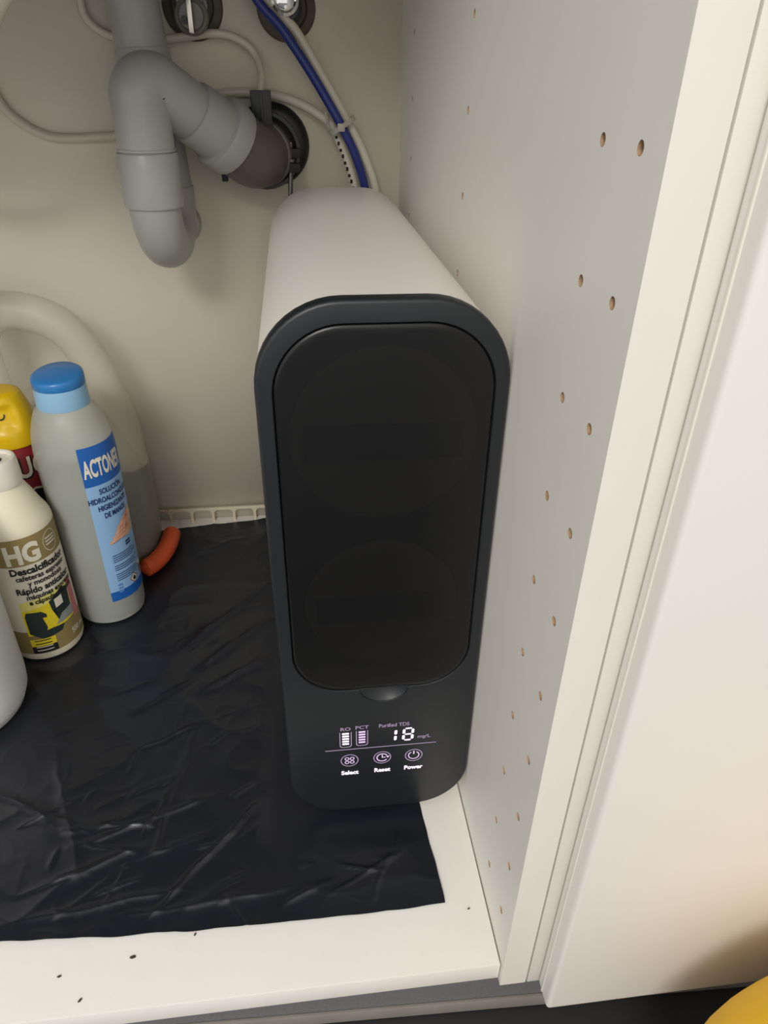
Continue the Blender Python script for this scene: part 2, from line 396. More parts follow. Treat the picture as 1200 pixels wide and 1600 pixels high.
# ------------------------------------------------------------------ black plastic sheet
FOOT = [('r', -0.147, 0.0, 0.112, 0.57), ('c', -0.3905, 0.3632, 0.0345), ('c', -0.337, 0.411, 0.041), ('c', -0.402, 0.437, 0.028), ('c', -0.4470, 0.272, 0.060), ('r', -0.47, -0.295, 0.455, 0.60), ('c', -0.297, 0.505, 0.03)]
def clear(x, y):
    d = 1e9
    for f in FOOT:
        if f[0] == 'r':
            dx = max(f[1]-x, 0, x-f[2]); dy = max(f[3]-y, 0, y-f[4]); d = min(d, math.hypot(dx, dy))
        else: d = min(d, max(0, math.hypot(x-f[1], y-f[2])-f[3]))
    t = min(1, max(0, (d-0.002)/0.022)); return t*t*(3-2*t)
CREASES = [  # (x0, y0, x1, y1, width, height)
    (-0.236, 0.062, -0.168, 0.140, 0.0016, 0.0022), (-0.215, 0.085, -0.172, 0.135, 0.0014, 0.0016), (-0.300, 0.118, -0.205, 0.150, 0.0030, 0.0022),
    (-0.320, 0.065, -0.225, 0.075, 0.0030, 0.0020), (-0.330, 0.085, -0.255, 0.110, 0.0024, 0.0018), (-0.275, 0.205, -0.225, 0.230, 0.0022, 0.0024),
    (-0.285, 0.250, -0.235, 0.285, 0.0032, 0.0026), (-0.230, 0.300, -0.160, 0.370, 0.0040, 0.0036), (-0.245, 0.335, -0.165, 0.430, 0.0040, 0.0036),
    (-0.225, 0.270, -0.160, 0.310, 0.0040, 0.0032), (-0.110, 0.060, -0.060, 0.085, 0.0020, 0.0016), (-0.080, 0.055, -0.055, 0.110, 0.0018, 0.0014),
    (-0.145, 0.055, -0.110, 0.070, 0.0024, 0.0016), (-0.190, 0.150, -0.170, 0.160, 0.0016, 0.0016), (-0.260, 0.500, -0.200, 0.530, 0.0030, 0.0026), (-0.40, 0.18, -0.30, 0.13, 0.0040, 0.0024),
    (-0.255, 0.060, -0.150, 0.066, 0.0024, 0.0014), (-0.340, 0.20, -0.300, 0.10, 0.0050, 0.0022), (-0.245, 0.100, -0.235, 0.190, 0.0030, 0.0016), (-0.270, 0.16, -0.245, 0.172, 0.0016, 0.0018), (-0.29, 0.135, -0.245, 0.128, 0.0018, 0.0018)]
for _k in range(64):
    _x, _y = random.uniform(-0.36, -0.04), random.uniform(0.055, 0.36); _a = random.gauss(0.55, 0.55); _l = random.uniform(0.010, 0.045)
    CREASES.append((_x, _y, _x+_l*math.cos(_a), _y+_l*math.sin(_a), random.uniform(0.0009, 0.0018), random.uniform(0.0007, 0.0017)))
def bagz(x, y):
    k0 = clear(x, y)
    if k0 <= 0: return 0.0006
    h = 0.0011*(1+noise.noise(Vector((x*9, y*9, 0))))
    r1 = 1-abs(noise.noise(Vector((x*12+y*7, y*18-x*8, 3.1)))); h += 0.0016*max(0, r1-0.6)**2*6
    r2 = 1-abs(noise.noise(Vector((x*34-y*20, y*52+x*22, 7.7)))); h += 0.00025*max(0, r2-0.75)**2*16
    wob = 0.0025*noise.noise(Vector((x*40, y*40, 4.2)))
    for a0, b0, a1, b1, wd, hg in CREASES:
        if min(a0, a1)-0.02 > x or max(a0, a1)+0.02 < x or min(b0, b1)-0.02 > y or max(b0, b1)+0.02 < y: continue
        dx, dy = a1-a0, b1-b0; L2 = dx*dx+dy*dy
        k = ((x-a0)*dx+(y-b0)*dy)/L2
        d = abs(((x-a0)*dy-(y-b0)*dx)/math.sqrt(L2)+wob)
        if -0.15 < k < 1.15 and d < 4*wd:
            e = min(1, max(0, (k+0.15)/0.3))*min(1, max(0, (1.15-k)/0.3))
            h += hg*e*math.exp(-(d/wd)**1.2)
    return 0.0006 + h*k0
bm = bmesh.new(); NX, NY = 430, 390; G = []
for j in range(NY+1):
    row = []
    for i in range(NX+1):
        s, t = i/NX, j/NY
        yy = 0.044+t*(0.57-0.044)
        xr = -0.030-0.006*min(1, (yy-0.044)/0.085)-0.012*max(0, (yy-0.13)/0.44)+0.0009*noise.noise(Vector((yy*60, 2, 0)))
        xl = -0.54
        x = xl+s*(xr-xl)
        yf = 0.0440+0.007*max(0, min(1, (-0.03-x)/0.31))-0.004*math.sin(max(0, min(1, (-0.03-x)/0.31))*math.pi)+0.0012*noise.noise(Vector((x*40, 5, 0)))
        yb = 0.5745-0.10*max(0, -0.172-x)+0.0015*noise.noise(Vector((x*35, 9, 0)))
        y = yf+t*(yb-yf)
        row.append(bm.verts.new((x, y, bagz(x, y))))
    G.append(row)
for j in range(NY):
    for i in range(NX): bm.faces.new((G[j][i], G[j][i+1], G[j+1][i+1], G[j+1][i]))
BAGM = mat('black_film', srgb(28, 30, 37), 0.31, var=0.08, scale=60, bump=0.12, bscale=120)
bag = from_bm('plastic_sheet', bm, BAGM, angle=180)
tag(bag, 'crinkled glossy black plastic bag spread flat over the cabinet floor', 'plastic sheet')

# ------------------------------------------------------------------ back grille
gr = thing('vent_grille', 'low white plastic grille strip with rust stains along the back panel', 'grille', (-0.3, WY-0.006, 0.0))
GZ = 0.0205
def G_(o): o.location = -Vector(gr.location); return o
G_(box('top_rail', -0.60, -0.02, WY-0.010, WY-0.006, GZ-0.0038, GZ, GRID, gr, bev=0.001))
pm = None
for k in range(22):
    x = -0.5935+k*0.0272
    if pm is None:
        b = bmesh.new(); zt, zb, hw, r = GZ-0.0036, 0.0, 0.0017, 0.005
        prof = [(hw, zb), (hw, zt-r)]+[(hw+r-r*math.cos(math.radians(a)), zt-r+r*math.sin(math.radians(a))) for a in range(15, 91, 15)]
        prof = prof+[(-p[0], p[1]) for p in reversed(prof)]
        loft([[(p[0], yy, p[1]) for p in prof] for yy in (-0.0018, 0.0018)], bm=b)
        o = from_bm('post', b, GRID, gr, angle=30); pm = o.data
    else:
        o = bpy.data.objects.new('post', pm); COL.objects.link(o); o.parent = gr
    o.location = Vector((x, WY-0.008, 0))-gr.location

# ------------------------------------------------------------------ drain trap
FX, FY = -0.2365, 0.470; RX, RY = -0.2325, 0.545
trap = thing('drain_trap', 'grey plastic sink drain trap hanging above the cleaning bottles', 'drain pipe', (FX, FY, 0.345))
def Tn(o): o.location = -Vector(trap.location); return o
top_in = Vector((-0.2495, 0.549, 0.639)); low_in = Vector((RX, RY, 0.405)); din = (low_in-top_in).normalized()
cpos = top_in+din*((top_in.z-0.522)/-din.z)
Tn(from_bm('inlet_pipe', sweep([top_in, cpos], 0.0226, 32), PIPE_D, trap))
Tn(from_bm('inlet_collar', axis_lathe(cpos+(-din)*0.003, din, [(0.0226, 0), (0.0240, 0.0003), (0.0244, 0.002), (0.0242, 0.040), (0.0222, 0.048), (0.0214, (low_in-cpos).length)], 36), PIPE_D, trap))
ub = [Vector((FX, FY, 0.412)), Vector((FX, FY, 0.405))]
for k in range(1, 17):
    a = math.pi*k/16; t = (1-math.cos(a))/2
    ub.append(Vector((FX+(RX-FX)*t, FY+(RY-FY)*t, 0.405-0.0385*math.sin(a))))
ub.append(Vector((RX, RY, 0.412)))
Tn(from_bm('u_bend', sweep(ub, 0.0224, 36), PIPE, trap))
Tn(from_bm('lower_socket', axis_lathe((FX, FY, 0.4485), (0, 0, -1), [(0.0236, 0), (0.0252, 0.0003), (0.0259, 0.0015), (0.0257, 0.040), (0.0250, 0.0435), (0.0222, 0.0440)], 40), PIPE, trap))
Tn(from_bm('joint_ring', axis_lathe((FX, FY, 0.4515), (0, 0, -1), [(0.0240, 0), (0.0246, 0.0006), (0.0246, 0.0022), (0.0236, 0.0030)], 40), PIPE_D, trap))
A = Vector((FX, FY, 0.5075)); B = Vector((-0.1690, 0.524, 0.4545)); dd = (B-A).normalized()
elp = fillet([(FX, FY, 0.445), A, A+dd*0.062], [0.0110], 16)
Tn(from_bm('top_elbow', sweep(elp, 0.0238, 40), PIPE, trap))
Tn(from_bm('elbow_socket', axis_lathe(A+dd*0.056, dd, [(0.0236, 0), (0.0258, 0.0004), (0.0264, 0.002), (0.0268, 0.027), (0.0272, 0.029), (0.0312, 0.0305), (0.0322, 0.0325), (0.0324, 0.045), (0.0312, 0.0495), (0.0285, 0.0505), (0.0260, 0.0505)], 44), PIPE, trap))
Tn(from_bm('cleaning_cap', axis_lathe((RX-0.001, 0.530, 0.3765), (0.15, 1, 0), [(0.0195, 0), (0.0200, 0.018), (0.0215, 0.019), (0.0215, 0.030), (0.0200, 0.032), (0.012, 0.032)], 32), PIPE_D, trap))
sk = thing('sink_bowl', 'stainless steel sink bowl sunk into the worktop above the drain trap', 'sink', (-0.45, 0.33, 0.64))
def Sk(o): o.location = -Vector(sk.location); return o
def skr(i, z): return [(x, y, z) for x, _, y in rrect(-0.70+i, -0.20-i, 0.09+i, 0.575-i, 0.05-i, 0)]
Sk(from_bm('bowl', loft([skr(0.0, 0.80), skr(0.0, 0.66), skr(0.006, 0.646), skr(0.02, 0.64), skr(0.021, 0.6415), skr(0.0075, 0.648), skr(0.0015, 0.662), skr(0.0015, 0.80)]), mat('sink_steel', srgb(170, 170, 170), 0.35, metal=1.0), sk))
# dark elbow into the wall
EO = A+dd*0.104
we = thing('outlet_elbow', 'dark grey outlet elbow joining grey drain trap to back panel', 'pipe elbow', (-0.135, WY, 0.44))
def W_(o): o.location = -Vector(we.location); return o
ep = fillet([EO-dd*0.004, EO+dd*0.028, Vector((-0.131, WY-0.001, 0.441))], [0.017], 12)
W_(from_bm('elbow', sweep(ep, 0.0292, 40), RUB, we))
ax = (ep[-1]-ep[-2]).normalized()
W_(from_bm('elbow_rim', axis_lathe(ep[-1]-ax*0.034, ax, [(0.029, 0), (0.0305, 0.0006), (0.0312, 0.002), (0.0312, 0.006), (0.0300, 0.0075)], 40, close_start=False, close_end=False), RUB, we))
W_(from_bm('rosette', axis_lathe((-0.1325, WY-0.0003, 0.4450), (0, -1, 0), [(0.0385, 0), (0.0385, 0.003), (0.036, 0.006), (0.033, 0.008), (0.030, 0.009)], 44), BLK, we))
# drain saddle clamp
sd = thing('drain_saddle', 'black drain saddle clamp bolted around the dark outlet elbow', 'clamp', (-0.1375, 0.552, 0.44))
def S_(o): o.location = -Vector(sd.location); return o
b = box_bm(-0.1478, -0.1288, 0.545, 0.566, 0.4625, 0.4935, 0.0012)
for v in b.verts:
    v.co.x += (v.co.z-0.4625)*-0.02
S_(from_bm('tube_port', b, BLK, sd))
S_(box('port_rib', -0.1400, -0.1368, 0.5438, 0.546, 0.4640, 0.4925, BLK, sd, bev=0.0006))
cc = Vector((-0.1385, 0.562, 0.4420))
bm = bmesh.new()
rn = []
for k in range(49):
    a = 2*math.pi*k/48
    u = Vector((math.cos(a), 0, math.sin(a)))
    rn.append([cc+u*0.0316+Vector((0, -0.008, 0)), cc+u*0.0346+Vector((0, -0.008, 0)), cc+u*0.0346+Vector((0, 0.008, 0)), cc+u*0.0316+Vector((0, 0.008, 0))])
loft(rn[:-1]+[rn[0]], False, False, bm); bmesh.ops.remove_doubles(bm, verts=bm.verts, dist=1e-6)
S_(from_bm('strap', bm, BLK, sd, angle=30))
for z, h in ((0.4405, 0.0085), (0.4275, 0.0085)):
    e = S_(box('clamp_ear', -0.1200, -0.1045, 0.548, 0.562, z-h/2, z+h/2, BLKS, sd, bev=0.001))
S_(from_bm('bolt', sweep([(-0.1130, 0.5545, 0.450), (-0.1160, 0.5545, 0.395)], 0.0024, 12), STEEL, sd))
S_(from_bm('bolt_nut', axis_lathe((-0.1135, 0.5500, 0.4360), (0, 0, -1), [(0.0045, 0), (0.0045, 0.004)], 6), STEEL, sd))
S_(box('lower_ear', -0.1812, -0.1755, 0.538, 0.546, 0.4165, 0.4290, BLKS, sd, bev=0.001))
S_(box('ear_bridge', -0.1795, -0.155, 0.545, 0.560, 0.4225, 0.4275, BLKS, sd, bev=0.001))

# ------------------------------------------------------------------ shut-off valves
def valve(x, z, label, knob):
    v = thing('shutoff_valve', label, 'valve', (x, WY, z))
    def V_(o): o.location = -Vector(v.location); return o
    V_(from_bm('rosette', axis_lathe((x, WY-0.0003, z), (0, -1, 0), [(0.0275, 0), (0.0275, 0.002), (0.0258, 0.005), (0.020, 0.0062), (0.018, 0.004), (0.015, 0.004)], 40), ROS, v))
    V_(from_bm('valve_neck', axis_lathe((x, WY-0.003, z), (0, -1, 0), [(0.0145, 0), (0.0145, 0.010), (0.0115, 0.011), (0.0115, 0.022)], 28), BLK if not knob else STEEL, v))
    if knob:
        kx, kz = x+0.0006, z-0.009
        k = V_(from_bm('knob', axis_lathe((kx, WY-0.018, kz), (0, -1, 0), [(0.0125, 0), (0.0150, 0.001), (0.0152, 0.010), (0.0140, 0.0125), (0.0118, 0.0132), (0.0105, 0.0120), (0.004, 0.0118)], 36), mat('smoked_knob', srgb(120, 116, 106), 0.18, var=0.03, trans=0.2), v))
        k2 = from_bm('lever', box_bm(kx-0.0022, kx+0.0022, WY-0.040, WY-0.029, kz-0.0135, kz+0.018, 0.001), mat('brushed_chrome', srgb(190, 186, 176), 0.25, metal=1.0), k)
        V_(from_bm('knob_screw', axis_lathe((kx-0.006, WY-0.0298, kz-0.003), (0, -1, 0), [(0.0035, 0), (0.0035, 0.0016), (0.002, 0.0016)], 16), BLK, v))
    else:
        V_(from_bm('valve_body', axis_lathe((x-0.001, WY-0.020, z+0.004), (0, -1, 0), [(0.0105, 0), (0.0125, 0.001), (0.0125, 0.012), (0.0100, 0.0135), (0.0085, 0.013), (0.006, 0.0145)], 32), CHROME, v))
        V_(from_bm('valve_outlet', axis_lathe((x-0.001, WY-0.024, z+0.013), (0, 0, 1), [(0.008, 0), (0.008, 0.012), (0.0095, 0.0125), (0.0095, 0.024)], 6), CHROME, v))
    return v
valve(-0.1964, 0.5590, 'chrome shut-off valve with lever knob above the grey drain elbow', True)
valve(-0.1105, 0.5595, 'shiny chrome shut-off valve half hidden by the blue tube', False)

# ------------------------------------------------------------------ tubes
def tube(name, pts, r, m, label, cat='tube', group=None, sub=8):
    return tag(from_bm(name, sweep(catmull(pts, sub), r, 16), m), label, cat, group)
tube('blue_tube', [(-0.158, 0.556, 0.801), (-0.158, 0.556, 0.70), (-0.152, 0.556, 0.610), (-0.1391, 0.558, 0.5675), (-0.1157, 0.558, 0.5419), (-0.0936, 0.558, 0.5124), (-0.0746, 0.558, 0.4838), (-0.0614, 0.558, 0.4621), (-0.0485, 0.561, 0.4368), (-0.0375, 0.565, 0.400), (-0.035, 0.566, 0.34)], 0.0043, BLUE, 'deep blue water tube running up from behind the purifier')
tube('white_tube', [(-0.148, 0.566, 0.801), (-0.148, 0.566, 0.70), (-0.144, 0.566, 0.610), (-0.1300, 0.566, 0.5679), (-0.1040, 0.566, 0.5423), (-0.0843, 0.566, 0.5125), (-0.0660, 0.566, 0.4838), (-0.0525, 0.566, 0.462), (-0.0390, 0.566, 0.4368), (-0.0265, 0.568, 0.400), (-0.024, 0.568, 0.34)], 0.0043, TUBE, 'white water tube running alongside the blue tube')
tB = tube('white_tube', [(-0.0475, 0.570, 0.34), (-0.0480, 0.570, 0.400), (-0.0572, 0.570, 0.4341), (-0.0680, 0.570, 0.4565), (-0.0755, 0.573, 0.4672), (-0.1010, 0.578, 0.4814), (-0.1319, 0.582, 0.4895), (-0.1751, 0.5825, 0.4900), (-0.2191, 0.5825, 0.4792), (-0.2716, 0.5825, 0.4558), (-0.3029, 0.5825, 0.4517), (-0.3453, 0.5825, 0.4516), (-0.3719, 0.5825, 0.4646), (-0.3853, 0.5825, 0.4805), (-0.3927, 0.5825, 0.5062), (-0.3873, 0.5825, 0.5358), (-0.370, 0.5825, 0.60), (-0.360, 0.5825, 0.70), (-0.360, 0.5825, 0.801)], 0.0043, TUBE, 'printed white tube looping left behind the grey drain trap')
for k in range(9):
    t = k/8; c = Vector((-0.0680, 0.570, 0.4565)).lerp(Vector((-0.0484, 0.570, 0.402)), 0.05+0.85*t)
    from_bm('print_mark', box_bm(c.x-0.0013, c.x+0.0010, c.y-0.0046, c.y-0.0036, c.z-0.0016, c.z+0.0010 + 0.0008*(k % 2)), INK, tB)
tube('drain_tube', [(-0.1385, 0.5555, 0.478), (-0.1385, 0.5570, 0.493), (-0.1370, 0.566, 0.506), (-0.1418, 0.578, 0.5221), (-0.1562, 0.577, 0.5336), (-0.1781, 0.5765, 0.5380), (-0.2049, 0.5765, 0.5350), (-0.2348, 0.5775, 0.5320), (-0.2583, 0.579, 0.532), (-0.2802, 0.5825, 0.5376), (-0.2923, 0.5825, 0.548), (-0.2946, 0.5825, 0.5613), (-0.2906, 0.5825, 0.5752), (-0.275, 0.5825, 0.62), (-0.268, 0.5825, 0.70), (-0.268, 0.5825, 0.801)], 0.0036, TUBE, 'thin white drain tube plugged into the black saddle clamp')
tie = thing('cable_tie', 'clear cable tie bundling the blue and white tubes', 'cable tie', (-0.061, 0.562, 0.466))
def Ti(o): o.location = -Vector(tie.location); return o
tv = Vector((0.5, 0, -0.86)); tp = Vector((-0.0615, 0.5625, 0.4640)); q = tv.normalized()
side = Vector((0.86, 0, 0.5)); fw = Vector((0, 1, 0))
rn = []
for k in range(32):
    a = 2*math.pi*k/32; e = side*(0.0135*math.cos(a))+fw*(0.0092*math.sin(a)); f = side*(0.0148*math.cos(a))+fw*(0.0105*math.sin(a))
    rn.append([tp+e-q*0.0022, tp+f-q*0.0022, tp+f+q*0.0022, tp+e+q*0.0022])
bm = loft(rn+[rn[0]], False, False); bmesh.ops.remove_doubles(bm, verts=bm.verts, dist=1e-6)
Ti(from_bm('strap', bm, TIE, tie, angle=30))
hp = tp-fw*0.0115-side*0.002
Ti(from_bm('lock_head', box_bm(hp.x-0.0035, hp.x+0.0035, hp.y-0.0025, hp.y+0.0025, hp.z-0.0035, hp.z+0.0035, 0.0007), TIE, tie))
Ti(from_bm('tail', sweep([tp-side*0.013, tp-side*0.016+Vector((0, 0, 0.008)), tp-side*0.017+Vector((-0.001, 0, 0.020))], 0.0012, 8), TIE, tie))
tube('white_hose', [(-0.575, 0.42, 0.642), (-0.57, 0.42, 0.58), (-0.53, 0.415, 0.510), (-0.47, 0.405, 0.478), (-0.41, 0.40, 0.475), (-0.365, 0.40, 0.492), (-0.330, 0.40, 0.523), (-0.312, 0.40, 0.5445), (-0.299, 0.40, 0.562), (-0.282, 0.40, 0.60), (-0.275, 0.40, 0.642)], 0.0068, TUBE, 'thick pale hose crossing high up left of the drain trap', 'hose')

# ------------------------------------------------------------------ descaler bottle (HG)
def on_cyl(cx, cy, r, ac, z0=0.0, ry=None):
    ry = ry or r
    return lambda u, v, off: (cx+(r+off)*math.cos(ac+u/r), cy+(ry+off)*math.sin(ac+u/r), z0+v)
hx, hy, hz = -0.3905, 0.3632, 0.0015
hg = thing('descaler_bottle', 'cream plastic descaler bottle with olive label and white cap', 'bottle', (hx, hy, hz))
HR = 0.0345
hg.scale = (1, 1, 1.03)
from_bm('body', lathe([(0.026, 0.001), (0.030, 0), (0.0330, 0.0015), (HR, 0.006), (HR, 0.142), (0.0340, 0.146), (0.0322, 0.151), (0.0290, 0.157), (0.0240, 0.169), (0.0200, 0.177), (0.0184, 0.1805), (0.0180, 0.183)], 56), CREAM, hg)
cp = from_bm('cap', lathe([(0.0150, 0.1830), (0.0188, 0.1822), (0.0192, 0.184), (0.0190, 0.192), (0.0184, 0.204), (0.0176, 0.2065), (0.0160, 0.2070), (0.0145, 0.2062), (0.0140, 0.2040), (0.006, 0.2036)], 44), mat('cap_white', srgb(236, 231, 216), 0.35), hg)
from_bm('cap_opening', lathe([(0.0062, 0.2035), (0.0062, 0.2046), (0.0048, 0.2046), (0.0045, 0.2030), (0.001, 0.2030)], 24), BLKS, cp)
HA = math.radians(-56)
_fh = on_cyl(0, 0, HR, HA)
fh = lambda u, v, off: _fh(u, 0.010+(v-0.010)*1.24, off)
lab = mapped('label', rect_bm(-0.046, 0.046, 0.010, 0.116), fh, PAPER, hg, 0.0002, step=0.002)
def hl(name, bm, m, off=0.0005, du=0, dv=0, rot=0.0): return mapped(name, bm, fh, m, lab, off, du, dv, rot, 0.002)
hl('gold_band', rect_bm(-0.046, 0.046, 0.093, 0.116), GOLD, 0.0003)
hl('gold_base', rect_bm(-0.046, 0.046, 0.010, 0.032), GOLD, 0.0003)
hl('yellow_panel', poly_bm([(-0.023, 0.028), (0.026, 0.032), (0.026, 0.058), (-0.023, 0.052)]), LYEL, 0.0004)
hl('pale_panel', poly_bm([(-0.023, 0.052), (0.026, 0.058), (0.026, 0.066), (-0.023, 0.060)]), LPALE, 0.0004)
hl('pink_panel', poly_bm([(0.026, 0.028), (0.036, 0.028), (0.036, 0.064), (0.027, 0.064)]), PINK, 0.0004)
hl('lettering', text_bm('HG', 0.0215, 0.0010, 'LEFT', sx=1.0), PAPER, 0.0005, -0.0222, 0.0955)
hl('seal_outline', ring_bm(0.0, 0, 0.0082, 0.0088), PAPER, 0.0005, 0.0225, 0.1045)
for k in range(3): hl('seal_line', rect_bm(0.0165, 0.0285, 0.1018+0.0026*k, 0.1030+0.0026*k), PAPER, 0.0005)
for s, sz, u, v, bold in (('Descalcificador', 0.0082, -0.0215, 0.0860, 0.00030), ('cafeteras espresso', 0.0062, -0.0180, 0.0805, 0.00018), ('y monodosis', 0.0062, -0.0090, 0.0752, 0.00018),
                          ('Rápido anticalcar', 0.0074, -0.0210, 0.0685, 0.00026), ('máquinas expresso', 0.0060, -0.0140, 0.0630, 0.00018), ('e cápsulas de café', 0.0060, -0.0130, 0.0580, 0.00018)):
    hl('lettering', text_bm(s, sz, bold, 'LEFT', sx=1.08), INK, 0.0010, u, v)
hl('picture', poly_bm([(-0.021, 0.030), (-0.008, 0.027), (-0.004, 0.034), (-0.006, 0.044), (-0.002, 0.0435), (-0.002, 0.0465), (-0.006, 0.050), (-0.019, 0.051), (-0.021, 0.047)]), DGREEN, 0.0006)
hl('picture', poly_bm([(-0.020, 0.030), (-0.010, 0.024), (0.008, 0.026), (0.012, 0.031), (0.000, 0.032), (-0.010, 0.031)]), DGREEN, 0.0007)
hl('picture', poly_bm([(0.008, 0.036), (0.024, 0.036), (0.026, 0.060), (0.018, 0.063), (0.003, 0.056), (0.004, 0.048), (0.008, 0.047)]), DGREEN, 0.0006)
hl('picture', poly_bm([(0.008, 0.048), (0.0165, 0.049), (0.0165, 0.057), (0.008, 0.056)]), PAPER, 0.0008)
hl('picture', poly_bm([(0.004, 0.033), (0.026, 0.034), (0.026, 0.043), (0.012, 0.041)]), GREY_P, 0.0008)
hl('yellow_tab', rect_bm(-0.023, 0.000, 0.0175, 0.0245), LYEL, 0.0008)
hl('black_tab', rect_bm(-0.023, 0.000, 0.0105, 0.0175), INK, 0.0008)
for k, mm in ((0, INK), (1, INK), (2, PAPER), (3, PAPER)): hl('tab_line', rect_bm(-0.019, -0.004, 0.0226-0.0032*k, 0.0235-0.0032*k), mm, 0.0010)
hl('lettering', text_bm('500 ml', 0.0070, 0.0002, 'LEFT'), PAPER, 0.0005, 0.0175, 0.0165)

# ------------------------------------------------------------------ hand sanitiser bottle
ax_, ay_, az_ = -0.3355, 0.4115, 0.0015
ac = thing('sanitiser_bottle', 'translucent hand sanitiser bottle with blue flip cap and blue label', 'bottle', (ax_, ay_, az_))
AX, AY = 0.0372, 0.0358
kx = AY/AX
apro = [(0.027, 0.001), (0.030, 0.0), (0.0335, 0.002), (0.0350, 0.009), (AX, 0.190), (0.0369, 0.200), (0.0360, 0.210), (0.0341, 0.220), (0.0310, 0.230), (0.0274, 0.2385), (0.0225, 0.2430)]
from_bm('body', lathe(apro, 56, 1, kx), FROST, ac)
from_bm('liquid', lathe([(0.029, 0.002), (0.0330, 0.008), (0.0338, 0.012), (AX-0.0018, 0.165)], 48, 1, kx), LIQ, ac)
c_ = from_bm('cap', lathe([(0.0215, 0.2415), (0.0232, 0.2420), (0.0236, 0.244), (0.0228, 0.260), (0.0222, 0.2630), (0.018, 0.2635)], 44), CAPL, ac)
b = lathe([(0.0222, 0.2625), (0.0230, 0.2640), (0.0231, 0.2690), (0.0224, 0.2715), (0.0200, 0.2730), (0.006, 0.2736)], 44)
for v in b.verts:
    v.co.z += (v.co.z-0.2625)/0.0111*(v.co.x*0.03+v.co.y*0.14)-0.0022*(1 if v.co.z < 0.2645 else 0)
from_bm('flip_lid', b, CAPB, ac, angle=60)
AAC = math.radians(-29)
def fa(u, v, off):
    z = 0.030+(v-0.018)*1.07; k = 0 if z < 0.190 else 0.0011*((z-0.190)/0.020)**2
    R0 = 0.0350+0.0022*(min(z, 0.19)-0.009)/0.181-k+off
    a = AAC+u/AX; return (R0*math.cos(a), R0*kx*math.sin(a), z)
lab2 = mapped('label', rect_bm(-0.0275, 0.0275, 0.018, 0.186), fa, LBLUE, ac, 0.0003, step=0.002, vstep=0.004)
def al(name, bm, m, off=0.0006, du=0, dv=0, rot=0.0): return mapped(name, bm, fa, m, lab2, off, du, dv, rot, 0.002, 0.004 if 'blue' in name or dv > 0.15 else 0)
al('blue_header', rect_bm(-0.0275, 0.0275, 0.148, 0.186), LDBLUE, 0.0005)
al('blue_footer', rect_bm(-0.0275, 0.0275, 0.018, 0.029), LDBLUE, 0.0005)
al('lettering', text_bm('ACTONER', 0.0235, 0.0008, 'CENTER', sx=0.40), PAPER, 0.0008, -0.0035, 0.1575)
for s, v in (('SOLUCIÓN', 0.1385), ('HIDROALCOHÓLICA', 0.1300), ('HIGIENIZANTE', 0.1215), ('DE MANOS', 0.1130)):
    al('lettering', text_bm(s, 0.0076, 0.00022, 'CENTER', sx=0.72), LNAVY, 0.0008, -0.002, v)
def limb(pts, w0, w1):
    n = len(pts); L, R_ = [], []
    for i, p in enumerate(pts):
        q0, q1 = pts[max(i-1, 0)], pts[min(i+1, n-1)]; d = Vector((q1[0]-q0[0], q1[1]-q0[1])).normalized(); w = w0+(w1-w0)*i/(n-1)
        L.append((p[0]-d.y*w, p[1]+d.x*w)); R_.append((p[0]+d.y*w, p[1]-d.x*w))
    tip = (pts[-1][0]+(L[-1][1]-R_[-1][1])*0.4, pts[-1][1]-(L[-1][0]-R_[-1][0])*0.4)
    return poly_bm(L+[tip]+R_[::-1])
al('picture', limb([(0.0215, 0.107), (0.012, 0.102), (0.003, 0.0965)], 0.0062, 0.0072), SKIN, 0.0008)
al('picture', limb([(0.021, 0.090), (0.012, 0.0905), (0.003, 0.0905)], 0.0036, 0.0062), SKIN, 0.0008)
for k, (p, q_) in enumerate((((0.003, 0.1005), (-0.006, 0.0965)), ((0.003, 0.0965), (-0.0085, 0.0925)), ((0.003, 0.0925), (-0.0125, 0.0885)), ((0.003, 0.0885), (-0.0160, 0.0850)))):
    al('picture', limb([p, ((p[0]+q_[0])/2, (p[1]+q_[1])/2+0.0008), q_], 0.0021, 0.0014), SKIN, 0.0009+0.0001*k)
    al('picture', limb([(p[0], p[1]-0.0019), ((p[0]+q_[0])/2, (p[1]+q_[1])/2-0.0011), (q_[0]+0.002, q_[1]-0.0010)], 0.0004, 0.0002), SKIN2, 0.0014)
for k in range(3): al('picture', limb([(0.014-0.003*k, 0.1085-0.0022*k), (0.009-0.003*k, 0.101-0.002*k), (0.008-0.003*k, 0.096-0.002*k)], 0.0016, 0.0013), SKIN2 if k == 1 else SKIN, 0.0014+0.0001*k)
for k in range(2): al('text_line', rect_bm(0.001, 0.009, 0.078-0.003*k, 0.0798-0.003*k), LNAVY, 0.0008)
for k in range(13):
    if k in (4, 8): continue
    al('text_line', rect_bm(-0.0175, 0.010+0.008*((k*7) % 3)/2, 0.0695-0.0024*k, 0.0703-0.0024*k), LNAVY, 0.0008)
al('warning_diamond', poly_bm([(-0.004, 0.033), (0.001, 0.0275+0.0005), (0.006, 0.033), (0.001, 0.0385)]), PAPER, 0.0008, 0.002, 0.002)
al('warning_border', ring_bm(0.003, 0.035, 0.0050, 0.0060, 0, 360, 4), RED, 0.0009)
al('warning_flame', poly_bm([(0.0015, 0.0325), (0.0048, 0.0325), (0.0054, 0.0350), (0.0035, 0.0380), (0.0008, 0.0350)]), INK, 0.0010)
al('barcode_box', rect_bm(0.0135, 0.0235, 0.032, 0.048), PAPER, 0.0008)
for k in range(6): al('barcode_bar', rect_bm(0.0145+0.0013*k, 0.0152+0.0013*k, 0.033, 0.043), INK, 0.0010)
